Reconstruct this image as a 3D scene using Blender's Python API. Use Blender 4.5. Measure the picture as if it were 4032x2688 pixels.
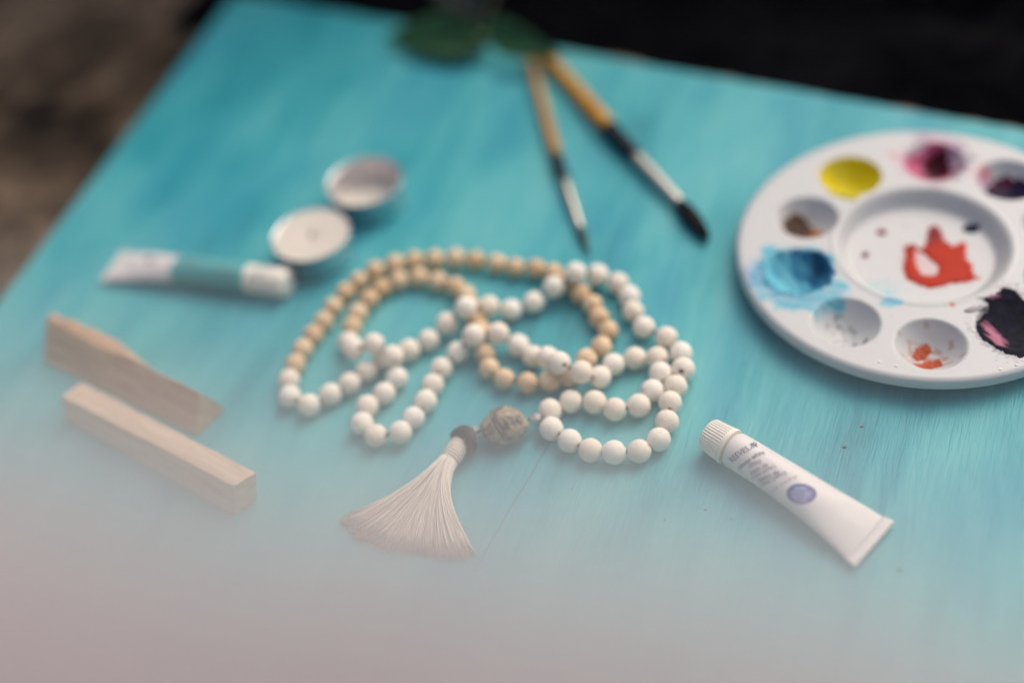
import bpy, bmesh, math, random
import numpy as np
from mathutils import Vector, Matrix, noise
random.seed(7); rng = np.random.default_rng(7)
MM = 0.001                                     # everything below is written in millimetres
scene = bpy.context.scene
for o in list(bpy.data.objects): bpy.data.objects.remove(o)

# ------------------------------------------------------------------ camera
cd = bpy.data.cameras.new('camera'); cam = bpy.data.objects.new('camera', cd); scene.collection.objects.link(cam)
th, roll = 0.805, -0.200
fw = Vector((0, math.cos(th), -math.sin(th))); up0 = Vector((0, math.sin(th), math.cos(th))); rt0 = Vector((1, 0, 0))
rt = rt0*math.cos(roll) + up0*math.sin(roll); up = -rt0*math.sin(roll) + up0*math.cos(roll)
M = Matrix((( rt.x, up.x, -fw.x, 0), (rt.y, up.y, -fw.y, 0), (rt.z, up.z, -fw.z, 0), (0, 0, 0, 1)))
M.translation = Vector((0, 0, 355*MM)); cam.matrix_world = M
cd.sensor_width = 36; cd.lens = 42.7; cd.clip_start = 0.01; cd.clip_end = 60
cd.dof.use_dof = True; cd.dof.focus_distance = 0.433; cd.dof.aperture_fstop = 1.6
scene.camera = cam
scene.render.resolution_x = 1024; scene.render.resolution_y = 682

# ------------------------------------------------------------------ daylight
SUN = Vector((0.70, 0.58, 1.0)).normalized()
world = bpy.data.worlds.new('World'); scene.world = world; world.use_nodes = True
wn = world.node_tree.nodes; wl = world.node_tree.links
sky = wn.new('ShaderNodeTexSky'); sky.sky_type = 'NISHITA'; sky.sun_disc = False
sky.sun_elevation = math.asin(SUN.z); sky.sun_rotation = math.atan2(SUN.x, SUN.y)
sky.air_density = 1.0; sky.dust_density = 7.0; sky.ozone_density = 1.0
wl.new(sky.outputs[0], wn['Background'].inputs[0]); wn['Background'].inputs[1].default_value = 0.142
sd = bpy.data.lights.new('sun', 'SUN'); sd.energy = 0.9; sd.angle = math.radians(60); sd.color = (1.0, 0.94, 0.88)
so = bpy.data.objects.new('sun', sd); scene.collection.objects.link(so)
so.rotation_euler = SUN.to_track_quat('Z', 'Y').to_euler(); so.location = SUN*2
vs = scene.view_settings; vs.view_transform = 'Standard'; vs.look = 'None'; vs.gamma = 1; vs.exposure = -0.11
scene.cycles.volume_bounces = 3
scene.cycles.max_bounces = 8
scene.cycles.use_denoising = True
scene.cycles.pixel_filter_type = 'BLACKMAN_HARRIS'; scene.cycles.filter_width = 1.4
scene.cycles.sample_clamp_indirect = 4

# ------------------------------------------------------------------ helpers
col = scene.collection
def tag(o, label=None, cat=None, group=None, kind=None):
    if label: o['label'] = label
    if cat: o['category'] = cat
    if group: o['group'] = group
    if kind: o['kind'] = kind
    return o
def thing(name, loc, label, cat, group=None):
    o = bpy.data.objects.new(name, None); col.objects.link(o); o.location = Vector(loc)*MM; o.empty_display_size = 0.01
    return tag(o, label, cat, group)
def meshof(name, V, F, mat=None, smooth=True, scale=MM):
    me = bpy.data.meshes.new(name); me.from_pydata([tuple(float(c)*scale for c in v) for v in V], [], [tuple(int(i) for i in f) for f in F]); me.update()
    if smooth: me.polygons.foreach_set('use_smooth', [True]*len(me.polygons))
    if mat: me.materials.append(mat)
    return me
def obj(name, me, parent=None, world_space=True, loc=None, rot=None):
    o = bpy.data.objects.new(name, me); col.objects.link(o)
    if parent is not None:
        o.parent = parent
        if world_space and loc is None:
            p = parent; off = Vector((0, 0, 0))
            while p is not None: off += p.location; p = p.parent
            o.location = -off
    if loc is not None:
        off = Vector((0, 0, 0)); p = parent
        while p is not None: off += p.location; p = p.parent
        o.location = Vector(loc)*MM - off
    if rot is not None: o.rotation_mode = 'QUATERNION'; o.rotation_quaternion = rot
    return o
def frame(a):
    a = Vector(a).normalized(); ref = Vector((0, 0, 1)) if abs(a.z) < .9 else Vector((1, 0, 0))
    s = a.cross(ref).normalized(); u = s.cross(a).normalized(); return a, s, u
class MB:
    def __init__(s): s.V = []; s.F = []
    def add(s, V, F):
        n = len(s.V); s.V += [tuple(v) for v in V]; s.F += [tuple(i+n for i in f) for f in F]
    def tube(s, pts, rad, seg=10, caps=True):
        pts = [Vector(p) for p in pts]; n = len(pts)
        if not hasattr(rad, '__len__'): rad = [rad]*n
        V = []; a0 = None
        for i, p in enumerate(pts):
            t = (pts[min(i+1, n-1)] - pts[max(i-1, 0)])
            if t.length < 1e-9: t = Vector((0, 0, 1))
            t.normalize()
            if a0 is None: _, sv, uv = frame(t)
            else:
                sv = (sv - t*sv.dot(t)).normalized(); uv = sv.cross(t).normalized()
            a0 = t
            for k in range(seg):
                an = 2*math.pi*k/seg; V.append(p + (sv*math.cos(an) + uv*math.sin(an))*rad[i])
        F = [(i*seg+k, i*seg+(k+1) % seg, (i+1)*seg+(k+1) % seg, (i+1)*seg+k) for i in range(n-1) for k in range(seg)]
        if caps: F += [tuple(range(seg))[::-1], tuple((n-1)*seg+k for k in range(seg))]
        s.add(V, F)
    def blob(s, c, r, seg=8, rings=6):
        c = Vector(c); V = []; F = []
        r = r if hasattr(r, '__len__') else (r, r, r)
        for i in range(rings+1):
            a = math.pi*i/rings
            for k in range(seg):
                b = 2*math.pi*k/seg; V.append((c.x+r[0]*math.sin(a)*math.cos(b), c.y+r[1]*math.sin(a)*math.sin(b), c.z+r[2]*math.cos(a)))
        F = [(i*seg+k, (i+1)*seg+k, (i+1)*seg+(k+1) % seg, i*seg+(k+1) % seg) for i in range(rings) for k in range(seg)]
        s.add(V, F)
    def mesh(s, name, mat, smooth=True): return meshof(name, s.V, s.F, mat, smooth)
def lathe(prof, seg=48, close=False):
    "profile of (r, z) turned round z"
    V = []; n = len(prof)
    for r, z in prof:
        for k in range(seg):
            a = 2*math.pi*k/seg; V.append((r*math.cos(a), r*math.sin(a), z))
    F = [(i*seg+k, i*seg+(k+1) % seg, (i+1)*seg+(k+1) % seg, (i+1)*seg+k) for i in range(n-1) for k in range(seg)]
    if close:
        F += [tuple(range(seg))[::-1], tuple((n-1)*seg+k for k in range(seg))]
    return V, F

# ------------------------------------------------------------------ materials
class Mat:
    def __init__(s, name, base=(.8, .8, .8), rough=.5, metal=0, spec=.5, **kw):
        s.m = bpy.data.materials.new(name); s.m.use_nodes = True; s.n = s.m.node_tree.nodes; s.l = s.m.node_tree.links
        s.b = s.n['Principled BSDF']; s.set('Base Color', (*base, 1)); s.set('Roughness', rough); s.set('Metallic', metal)
        s.set('Specular IOR Level', spec)
        for k, v in kw.items(): s.set(k.replace('_', ' '), v)
    def set(s, k, v): s.b.inputs[k].default_value = v
    def coord(s, scale=(1, 1, 1), rot=(0, 0, 0), loc=(0, 0, 0), kind='Object'):
        tc = s.n.new('ShaderNodeTexCoord'); mp = s.n.new('ShaderNodeMapping')
        s.l.new(tc.outputs[kind], mp.inputs[0]); mp.inputs['Scale'].default_value = scale
        mp.inputs['Rotation'].default_value = rot; mp.inputs['Location'].default_value = loc
        if rot != (0, 0, 0):                       # turn first, then stretch along the turned axes
            mp.vector_type = 'TEXTURE'; mp.inputs['Scale'].default_value = [1/q for q in scale]
        return mp.outputs[0]
    def noise(s, vec, scale=1, detail=4, rough=.55, dist=0):
        t = s.n.new('ShaderNodeTexNoise'); s.l.new(vec, t.inputs['Vector'])
        t.inputs['Scale'].default_value = scale; t.inputs['Detail'].default_value = detail
        t.inputs['Roughness'].default_value = rough; t.inputs['Distortion'].default_value = dist
        return t.outputs['Fac']
    def ramp(s, fac, stops, mode='LINEAR'):
        r = s.n.new('ShaderNodeValToRGB'); s.l.new(fac, r.inputs[0]); r.color_ramp.interpolation = mode
        e = r.color_ramp.elements
        while len(e) < len(stops): e.new(.5)
        for i, (p, c) in enumerate(stops): e[i].position = p; e[i].color = (*c, 1) if len(c) == 3 else c
        return r.outputs[0]
    def mix(s, fac, a, b, mode='MIX'):
        x = s.n.new('ShaderNodeMix'); x.data_type = 'RGBA'; x.blend_type = mode
        for i, v in ((0, fac), (6, a), (7, b)):
            if isinstance(v, (int, float)): x.inputs[i].default_value = v
            elif isinstance(v, tuple): x.inputs[i].default_value = (*v, 1)
            else: s.l.new(v, x.inputs[i])
        return x.outputs[2]
    def math(s, op, a, b=0, clamp=False):
        x = s.n.new('ShaderNodeMath'); x.operation = op; x.use_clamp = clamp
        for i, v in ((0, a), (1, b)):
            if isinstance(v, (int, float)): x.inputs[i].default_value = v
            else: s.l.new(v, x.inputs[i])
        return x.outputs[0]
    def color(s, out): s.l.new(out, s.b.inputs['Base Color'])
    def bump(s, h, dist=0.0002, strength=.5):
        b = s.n.new('ShaderNodeBump'); s.l.new(h, b.inputs['Height']); b.inputs['Distance'].default_value = dist
        b.inputs['Strength'].default_value = strength; s.l.new(b.outputs[0], s.b.inputs['Normal'])
def g(*c): return tuple(((x/255+.055)/1.055)**2.4 if x > 10 else x/255/12.92 for x in c)   # sRGB 0-255 to linear

# painted board: long dry-brush strokes over teal
m = Mat('teal_paint', rough=.48, spec=.4)
ROT = (0, 0, math.radians(-31))
v1 = m.coord(scale=(34, 8, 30), rot=ROT); v2 = m.coord(scale=(120, 16, 30), rot=(0, 0, math.radians(-26))); v3 = m.coord(scale=(520, 34, 30), rot=(0, 0, math.radians(-34)))
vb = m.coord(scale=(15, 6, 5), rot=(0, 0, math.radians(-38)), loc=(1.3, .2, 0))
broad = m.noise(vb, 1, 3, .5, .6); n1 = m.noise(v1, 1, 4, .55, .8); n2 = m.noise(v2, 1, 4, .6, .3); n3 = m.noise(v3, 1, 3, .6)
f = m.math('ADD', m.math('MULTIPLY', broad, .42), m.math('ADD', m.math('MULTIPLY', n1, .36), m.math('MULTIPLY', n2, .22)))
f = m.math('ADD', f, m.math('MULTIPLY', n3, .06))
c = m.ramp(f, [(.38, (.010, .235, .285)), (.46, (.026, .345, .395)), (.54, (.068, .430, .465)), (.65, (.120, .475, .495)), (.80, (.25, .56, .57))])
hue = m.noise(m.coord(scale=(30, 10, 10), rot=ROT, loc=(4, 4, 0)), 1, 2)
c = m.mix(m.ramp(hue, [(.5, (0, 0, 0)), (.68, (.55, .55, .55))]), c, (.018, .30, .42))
fine = m.noise(m.coord(scale=(1500, 60, 60), rot=(0, 0, math.radians(-31))), 1, 2, .6)
c = m.mix(m.ramp(fine, [(.60, (0, 0, 0)), (.76, (.16, .16, .16))]), c, (.42, .66, .66)); m.color(c)
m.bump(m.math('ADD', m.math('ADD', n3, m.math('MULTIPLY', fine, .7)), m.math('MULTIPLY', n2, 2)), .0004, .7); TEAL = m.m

def wood(name, c1, c2, scale=(14, 180, 180), rot=(0, 0, 0), rough=.65, b=.00025):
    m = Mat(name, rough=rough, spec=.3); v = m.coord(scale=scale, rot=rot)
    n = m.noise(v, 1, 5, .65, .9); fl_ = m.noise(m.coord(kind='Object'), 260, 4, .7); cc_ = m.ramp(n, [(.32, tuple(q*.78 for q in c1)), (.44, c1), (.62, c2)]); m.color(m.mix(m.ramp(fl_, [(.58, (0, 0, 0)), (.72, (.5, .5, .5))]), cc_, tuple(q*.5 for q in c1))); m.bump(n, b, .6); return m
BARE = wood('bare_wood', g(120, 92, 70), g(170, 140, 112)).m
m = wood('stick_wood', g(190, 150, 116), g(222, 188, 154), rot=(0, 0, math.radians(-41)), scale=(22, 380, 380), b=.0004); STICK = m.m
m = wood('cream_stick_wood', g(220, 190, 158), g(238, 214, 188), rot=(0, 0, math.radians(-43)), scale=(22, 380, 380), b=.0004); STICK2 = m.m

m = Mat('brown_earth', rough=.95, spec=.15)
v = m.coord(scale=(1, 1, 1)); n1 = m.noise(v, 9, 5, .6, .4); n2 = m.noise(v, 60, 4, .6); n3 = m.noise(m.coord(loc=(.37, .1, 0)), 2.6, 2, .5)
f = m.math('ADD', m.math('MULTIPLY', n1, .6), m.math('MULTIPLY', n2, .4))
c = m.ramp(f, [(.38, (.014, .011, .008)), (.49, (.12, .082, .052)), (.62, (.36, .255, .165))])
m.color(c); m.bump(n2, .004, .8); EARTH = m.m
m = Mat('shade_black_soil', rough=1, spec=.05)  # soil near black: the deep garden shade is put into its colour
n = m.noise(m.coord(), 55, 5, .65); m.color(m.ramp(n, [(.35, (.002, .002, .003)), (.7, (.008, .008, .009))])); m.bump(n, .004, .8); SHADE_SOIL = m.m

m = Mat('white_stone_bead', rough=.72, spec=.25, Subsurface_Weight=.6)
m.b.inputs['Subsurface Radius'].default_value = (1.0, .85, .7); m.b.inputs['Subsurface Scale'].default_value = .0022
v = m.coord(kind='Object'); n = m.noise(v, 900, 3, .6); n2 = m.noise(v, 260, 2)
oi = m.n.new('ShaderNodeObjectInfo')
c = m.mix(oi.outputs['Random'], g(253, 247, 236), g(242, 231, 214)); c = m.mix(m.math('MULTIPLY', n2, .35), c, g(228, 212, 190)); m.color(c)
m.bump(m.math('ADD', m.ramp(m.noise(v, 420, 1), [(.28, (0, 0, 0)), (.36, (1, 1, 1))]), m.math('MULTIPLY', n, .5)), .00025, .5); WBEAD = m.m
m = Mat('wood_bead', rough=.5, spec=.35)
v = m.coord(scale=(1, 1, .25), kind='Object'); n = m.noise(v, 420, 4, .6, 1.2); oi = m.n.new('ShaderNodeObjectInfo')
c = m.mix(oi.outputs['Random'], g(244, 220, 184), g(224, 190, 146)); c = m.mix(m.ramp(n, [(.4, (0, 0, 0)), (.7, (.6, .6, .6))]), c, g(196, 150, 98)); m.color(c); DBEAD = m.m
CORD = Mat('brown_cord', g(74, 56, 50), .8).m
m = Mat('silver', g(222, 212, 204), .3, .6); SILVER = m.m
m = Mat('gold_ring', g(206, 180, 120), .25, 1); GOLD = m.m
m = Mat('guru_stone', rough=.38, spec=.5)
v = m.coord(); n = m.noise(v, 120, 5, .6, 2.4); n2 = m.noise(v, 70, 3, .55, 1.8)
c = m.ramp(n, [(.32, g(92, 82, 78)), (.43, g(146, 134, 114)), (.52, g(182, 168, 142)), (.60, g(150, 140, 116)), (.72, g(214, 200, 176))])
c = m.mix(m.ramp(n2, [(.40, (.9, .9, .9)), (.48, (0, 0, 0))]), c, g(82, 76, 76)); m.color(c); m.bump(n, .0003, .5); GURU = m.m
m = Mat('dark_leather', g(56, 52, 60), .5, spec=.4); n = m.noise(m.coord(), 500, 4); m.bump(n, .0002, .6); LEATHER = m.m
m = Mat('cream_thread', rough=.6, spec=.3); 
at = m.n.new('ShaderNodeAttribute'); at.attribute_name = 'tip'
oi = m.noise(m.coord(scale=(1, 1, 1)), 500, 2)
c = m.mix(m.math('MULTIPLY', oi, .3), g(246, 236, 220), g(226, 208, 188)); c = m.mix(at.outputs['Fac'], c, g(214, 182, 150)); at2 = m.n.new('ShaderNodeAttribute'); at2.attribute_name = 'tone'
c = m.mix(at2.outputs['Fac'], c, g(196, 174, 158), 'MIX'); m.color(c)
m.set('Sheen Weight', .3); THREAD = m.m
def plastic(name, c, rough=.4, **k): return Mat(name, c, rough, **k).m
TUBEW = plastic('white_tube_plastic', g(232, 226, 222), .4, Subsurface_Weight=0.0)
CAPW = plastic('cream_cap_plastic', g(242, 236, 222), .5)
m = Mat('tube_with_teal_band', rough=.36); TEALBAND = Mat('teal_label', g(92, 172, 174), .45).m
INK = Mat('violet_ink', g(74, 62, 112), .5).m
INKL = Mat('grey_violet_ink', g(128, 112, 140), .5).m
BLUEINK = Mat('blue_ink', g(44, 46, 146), .45).m
PALEINK = Mat('pale_blue_ink', g(216, 218, 246), .5).m
HANDLE = wood('varnished_handle', g(206, 138, 34), g(228, 168, 62), scale=(200, 14, 200), rough=.3, b=.00005).m
HANDLE2 = wood('pale_varnished_handle', g(190, 138, 66), g(206, 160, 92), scale=(200, 14, 200), rough=.3, b=.00005).m
LACQ = Mat('navy_lacquer', (.004, .006, .014), .45, spec=.3).m
FERR = Mat('ferrule_metal', g(206, 198, 186), .32, 1).m
HAIR = Mat('black_bristle', (.006, .005, .006), .7, spec=.2).m
HAIR2 = Mat('green_wet_bristle', g(40, 66, 58), .6).m
ALU = Mat('aluminium', g(212, 212, 214), .28, 1).m
m = Mat('candle_wax', g(224, 216, 202), .5, Subsurface_Weight=.15); m.b.inputs['Subsurface Radius'].default_value = (.004, .003, .002)
n = m.noise(m.coord(), 120, 3); m.bump(n, .0003, .4); WAX = m.m
FROST = Mat('frosted_metal', g(220, 214, 212), .45, .35).m
WICK = Mat('wick', g(168, 160, 148), .8).m
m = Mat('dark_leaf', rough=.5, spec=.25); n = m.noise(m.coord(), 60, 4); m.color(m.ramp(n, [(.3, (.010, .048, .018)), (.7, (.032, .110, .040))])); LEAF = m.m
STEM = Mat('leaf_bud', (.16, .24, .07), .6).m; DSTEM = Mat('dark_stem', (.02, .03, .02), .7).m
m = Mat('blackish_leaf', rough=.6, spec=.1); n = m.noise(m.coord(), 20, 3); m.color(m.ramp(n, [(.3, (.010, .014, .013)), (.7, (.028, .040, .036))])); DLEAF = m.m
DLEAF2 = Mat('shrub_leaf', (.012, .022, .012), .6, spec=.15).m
SPECK = Mat('rusty_speck', g(132, 124, 122), .7).m
SPECK2 = Mat('dark_speck', g(52, 82, 92), .6).m

# ------------------------------------------------------------------ the setting
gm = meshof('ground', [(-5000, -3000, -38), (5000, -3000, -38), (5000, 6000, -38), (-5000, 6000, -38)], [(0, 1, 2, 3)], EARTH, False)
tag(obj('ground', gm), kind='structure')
# bed beyond the far edge of the board, coloured near black for shade
V = []; F = []; NX, NY = 90, 60
for j in range(NY+1):
    for i in range(NX+1):
        s = -40 + i*14.0; q = j*11.0
        x = -150 + .81*s + .586*q*.9; y = 690 - .586*s + .81*q
        e = min(1, q/70, (s+40)/60)
        e = max(0, e)
        z = -38.5 + e*(16 + 26*noise.noise(Vector((x/60, y/60, 0))) + 9*noise.noise(Vector((x/17, y/17, 3))))
        V.append((x, y, max(z, -37.4) if e > .03 else z))
F = [(j*(NX+1)+i, j*(NX+1)+i+1, (j+1)*(NX+1)+i+1, (j+1)*(NX+1)+i) for j in range(NY) for i in range(NX)]
tag(obj('garden_bed', meshof('garden_bed', V, F, SHADE_SOIL)), kind='structure')

# ------------------------------------------------------------------ painted board
A = Vector((-119.3, 665.1, 0)); B = Vector((430, 270, 0)); C_ = Vector((262, -100, 0)); D = Vector((-466, -100, 0))
top = []
for i in range(81):
    t = i/80; p = A.lerp(B, t); w = 1.1*noise.noise(Vector((t*11, 0, 0))) + .5*noise.noise(Vector((t*37, 5, 0)))
    if 0 < i < 80: p = p + Vector((.584, .812, 0))*w
    top.append(p)
left = [D.lerp(A, i/30) for i in range(30)]
outline = left + top + [C_]
board = thing('painted_board', (-20, 300, -38), 'large turquoise board with streaky brushed paint, lying under everything else', 'board')
n = len(outline)
V = [(p.x, p.y, 0) for p in outline] + [(p.x, p.y, -3.2) for p in outline]
F = [tuple(range(n))[::-1], tuple(range(n, 2*n))] + [(i, (i+1) % n, n+(i+1) % n, n+i) for i in range(n)]
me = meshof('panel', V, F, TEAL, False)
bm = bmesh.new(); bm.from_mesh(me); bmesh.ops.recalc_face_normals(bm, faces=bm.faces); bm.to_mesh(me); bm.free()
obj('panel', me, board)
def batten(a, b, w, z0, z1):
    a = Vector(a); b = Vector(b); d = (b-a).normalized(); s = Vector((d.y, -d.x, 0))   # s points to the right of travel
    V = [(*(p + s*o).xy, z) for p in (a, b) for o in (0, w) for z in (z0, z1)]
    return V, [(0, 1, 3, 2), (4, 6, 7, 5), (0, 4, 5, 1), (2, 3, 7, 6), (1, 5, 7, 3), (0, 2, 6, 4)]
ins = 2.5
ctr = (A+B+C_+D)/4
def inset(p, k): return p + (ctr-p).normalized()*k
cs = [inset(p, 6) for p in (D, A, B, C_)]
for i in range(4):
    a, b = cs[i], cs[(i+1) % 4]; d = (b-a).normalized()
    V, F = batten(a + d*(19 if i % 2 else 0), b - d*(19 if i % 2 else 0), 18, -38, -3.3)
    obj('frame_batten', meshof('frame_batten', V, F, BARE, False), board)
# worn raw lip where the paint stops along the far edge
mb = MB(); N = 240
rows = []
for i in range(N+1):
    t = i/N; k = t*80; j = min(79, int(k)); p = top[j].lerp(top[j+1], k-j)
    w = max(0.05, .5 + 2.6*noise.noise(Vector((t*23, 7, 0))) + 1.4*noise.noise(Vector((t*70, 2, 0))))
    o = Vector((.584, .812, 0)); q = p + o*w
    rows.append([(p.x, p.y, .25), (q.x, q.y, -.2), (q.x, q.y, -1.6), (p.x, p.y, -1.6)])
V = [v for r_ in rows for v in r_]
mb.add(V, [(i*4+k, i*4+(k+1) % 4, (i+1)*4+(k+1) % 4, (i+1)*4+k) for i in range(N) for k in range(4)])
obj('worn_edge', mb.mesh('worn_edge', BARE, False), board)
# thin scratch, a shallow dark groove
pts = [Vector((6.9, 286.8, 0)), Vector((-1.8, 274.5, 0)), Vector((-11.9, 261.0, 0)), Vector((-19.5, 250, 0)), Vector((-28.5, 237.2, 0))]
mb = MB(); V = []
for i, p in enumerate(pts):
    for o in (-.16, .16): V.append((p.x+.82*o, p.y-.58*o, .06))
mb.add(V, [(2*i, 2*i+1, 2*i+3, 2*i+2) for i in range(len(pts)-1)])
obj('scratch', mb.mesh('scratch', SPECK2, False), board)
for (x, y, r, mt) in [(109.0, 257.2, .62, SPECK2), (10.8, 262.9, .35, SPECK), (40.1, 242.2, .4, SPECK), (54.5, 242.9, .5, SPECK), (62.2, 236.9, .42, SPECK), (118, 264.7, .6, SPECK), (109.6, 204.9, .7, SPECK), (-34, 266, .3, SPECK2), (86, 305, .35, SPECK2)]:
    mb = MB(); mb.blob((0, 0, 0), (r*1.4, r*.8, r*.35), 8, 5); mb.V = [(a+rng.normal()*.06*r, b+rng.normal()*.06*r, c) for a, b, c in mb.V]
    obj('paint_speck', mb.mesh('paint_speck', mt), board, loc=(x, y, r*.3))

# ------------------------------------------------------------------ bead necklace
BE = [('w', 7.9, 288.8, 4.5), ('w', 13.6, 281.4, 4.5), ('w', 20.2, 275.2, 4.5), ('w', 28.3, 272.1, 4.5), ('w', 37.3, 270.3, 4.5), ('w', 45.3, 273.8, 4.5), ('w', 50.1, 281.0, 4.8), ('w', 53.2, 289.1, 5.4), ('w', 57.2, 296.8, 4.5), ('w', 61.8, 304.2, 4.9), ('w', 63.1, 312.9, 4.5), ('w', 59.6, 322.3, 4.5), ('w', 52.3, 330.1, 4.6), ('w', 50.1, 339.9, 4.5), ('w', 50.5, 348.8, 4.5), ('w', 47.6, 357.6, 4.5), ('w', 40.3, 363.3, 6.0), ('w', 31.2, 361.5, 11.3), ('w', 21.4, 360.0, 7.5), ('w', 12.0, 356.5, 4.5), ('w', 2.2, 354.7, 4.5), ('w', -6.4, 356.5, 7.3), ('w', -15.5, 353.7, 12.0), ('w', -24.6, 352.3, 6.7), ('w', -32.9, 347.2, 4.5), ('w', -41.3, 343.8, 4.5), ('w', -52.1, 341.5, 4.5), ('w', -59.5, 337.0, 4.5), ('w', -66.6, 332.1, 4.5), ('w', -74.5, 328.4, 4.5), ('w', -83.2, 325.0, 4.5), ('w', -90.8, 331.6, 4.5), ('w', -91.0, 340.8, 4.5), ('d', -88.3, 349.1, 4.2), ('d', -85.0, 356.9, 4.2), ('d', -80.4, 363.8, 4.2), ('d', -75.8, 370.6, 4.2), ('d', -71.3, 378.1, 4.2), ('d', -65.7, 385.6, 4.2), ('d', -59.5, 391.0, 4.2), ('d', -52.1, 395.5, 4.2), ('d', -43.2, 397.3, 4.2), ('d', -34.6, 396.6, 4.2), ('d', -25.7, 395.0, 4.2), ('d', -16.6, 392.9, 4.2), ('d', -8.3, 389.1, 4.2), ('d', 0.2, 384.3, 4.2), ('d', 7.7, 379.5, 4.2), ('d', 16.1, 376.3, 4.2), ('d', 22.7, 371.3, 4.5), ('d', 27.7, 364.7, 4.2), ('d', 31.4, 356.3, 4.2), ('d', 35.1, 348.7, 4.2), ('d', 36.2, 340.5, 4.2), ('d', 38.3, 332.5, 4.2), ('d', 34.1, 324.8, 4.2), ('d', 27.0, 318.7, 5.6), ('d', 19.1, 312.6, 4.2), ('d', 11.2, 312.5, 4.2), ('d', 2.7, 313.8, 4.2), ('d', -5.9, 318.2, 4.2), ('d', -10.9, 325.2, 4.2), ('d', -11.5, 333.9, 4.2), ('d', -10.9, 343.7, 6.8), ('d', -12.9, 352.1, 4.2), ('d', -13.8, 360.2, 5.4), ('d', -14.9, 368.4, 4.7), ('d', -19.0, 375.5, 4.2), ('d', -25.8, 380.6, 4.2), ('d', -33.5, 385.4, 4.2), ('d', -42.4, 386.2, 4.2), ('d', -50.1, 383.4, 4.2), ('d', -55.8, 377.5, 5.0), ('d', -61.0, 371.2, 4.2), ('d', -63.8, 363.5, 4.8), ('w', -65.8, 354.9, 4.5), ('w', -63.0, 346.9, 8.3), ('w', -54.2, 343.1, 12.7), ('w', -47.5, 336.6, 10.2), ('w', -47.6, 330.0, 4.5), ('w', -53.1, 323.2, 4.5), ('w', -60.3, 318.2, 4.5), ('w', -62.8, 309.9, 4.5), ('w', -57.9, 302.6, 4.5), ('w', -48.3, 301.1, 5.3), ('w', -42.7, 307.7, 4.5), ('w', -37.4, 314.6, 4.7), ('w', -33.8, 322.5, 4.5), ('w', -29.6, 330.1, 4.5), ('w', -22.2, 337.1, 4.5), ('w', -14.4, 337.7, 11.5), ('w', -4.7, 338.5, 9.2), ('w', 2.2, 334.2, 4.5), ('w', 7.0, 326.7, 4.5), ('w', 12.3, 321.0, 8.3), ('w', 16.1, 313.6, 12.0), ('w', 23.5, 307.8, 10.9), ('w', 30.3, 308.2, 5.5), ('w', 36.7, 314.0, 4.5), ('w', 45.4, 315.1, 4.5), ('w', 53.7, 312.9, 4.5), ('w', 53.0, 304.3, 5.2), ('w', 48.2, 297.1, 4.5), ('w', 41.7, 291.3, 4.5), ('w', 32.8, 291.8, 4.5), ('w', 26.0, 297.3, 4.5), ('w', 17.3, 300.0, 4.5), ('w', 8.9, 297.6, 4.5)]
RW, RD = 4.45, 4.2
mala = thing('bead_necklace', (-8, 293, 0), 'long necklace of cream and light brown beads with a cream tassel, heaped in loops', 'necklace')
def bead_mesh(name, R, hole, mat, seed):
    prof = [(hole*.9, -R*.72)] + [(R*math.sin(a), -R*math.cos(a)) for a in np.linspace(math.asin(hole/R)+.02, math.pi-math.asin(hole/R)-.02, 19)] + [(hole*.9, R*.72)]
    V, F = lathe(prof, 28)
    out = []
    for v in V:
        v = Vector(v); d = v.normalized()
        k = 1 + .018*noise.noise(d*1.6 + Vector((seed, 0, 0))) + .006*noise.noise(d*5 + Vector((0, seed, 0)))
        out.append(v*k)
    return meshof(name, out, F, mat)
WM = [bead_mesh('white_bead', RW, .95, WBEAD, i*3.1) for i in range(4)]
DM = [bead_mesh('wooden_bead', RD, .85, DBEAD, 20+i*3.1) for i in range(3)]
P = [Vector(b[1:]) for b in BE]
nb = len(P)
for i, b in enumerate(BE):
    t = (P[min(i+1, nb-1)] - P[max(i-1, 0)]).normalized()
    q = t.to_track_quat('Z', 'Y') @ Matrix.Rotation(rng.uniform(0, 6.28), 3, 'Z').to_quaternion()
    # the hole never lies exactly along the cord
    q = q @ Matrix.Rotation(rng.normal()*.28, 3, 'X').to_quaternion()
    me = WM[i % 4] if b[0] == 'w' else DM[i % 3]
    o = obj('white_bead' if b[0] == 'w' else 'wooden_bead', me, mala, loc=P[i], rot=q); k_ = 1 + rng.normal()*.014; o.scale = (k_, k_, k_*(1+rng.normal()*.015))
mb = MB()
G0, G1 = Vector((2.9, 293.9, 6.2)), Vector((-19.9, 294.6, 4.4))
for i in range(nb-1):
    a, b = P[i], P[i+1]; d = (b-a).normalized(); ra = RW if BE[i][0] == 'w' else RD; rb = RW if BE[i+1][0] == 'w' else RD
    a2 = a + d*ra*.75; b2 = b - d*rb*.75
    mb.tube([a2, b2], .5, 6)
    m_ = (a + d*ra + b - d*rb)/2
    mb.blob(m_, (.95, .95, .85), 8, 6)
for e in (P[0], P[-1]):
    d = (G0-e).normalized(); mb.tube([e + d*3.4, G0], .4, 6)
mb.tube([G0, Vector((-3, 294, 6)), Vector((-14, 293.5, 6)), G1, Vector((-23, 291.5, 5)), Vector((-27, 289.6, 5.6))], .4, 6)
obj('cord', mb.mesh('cord', CORD), mala)
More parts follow.
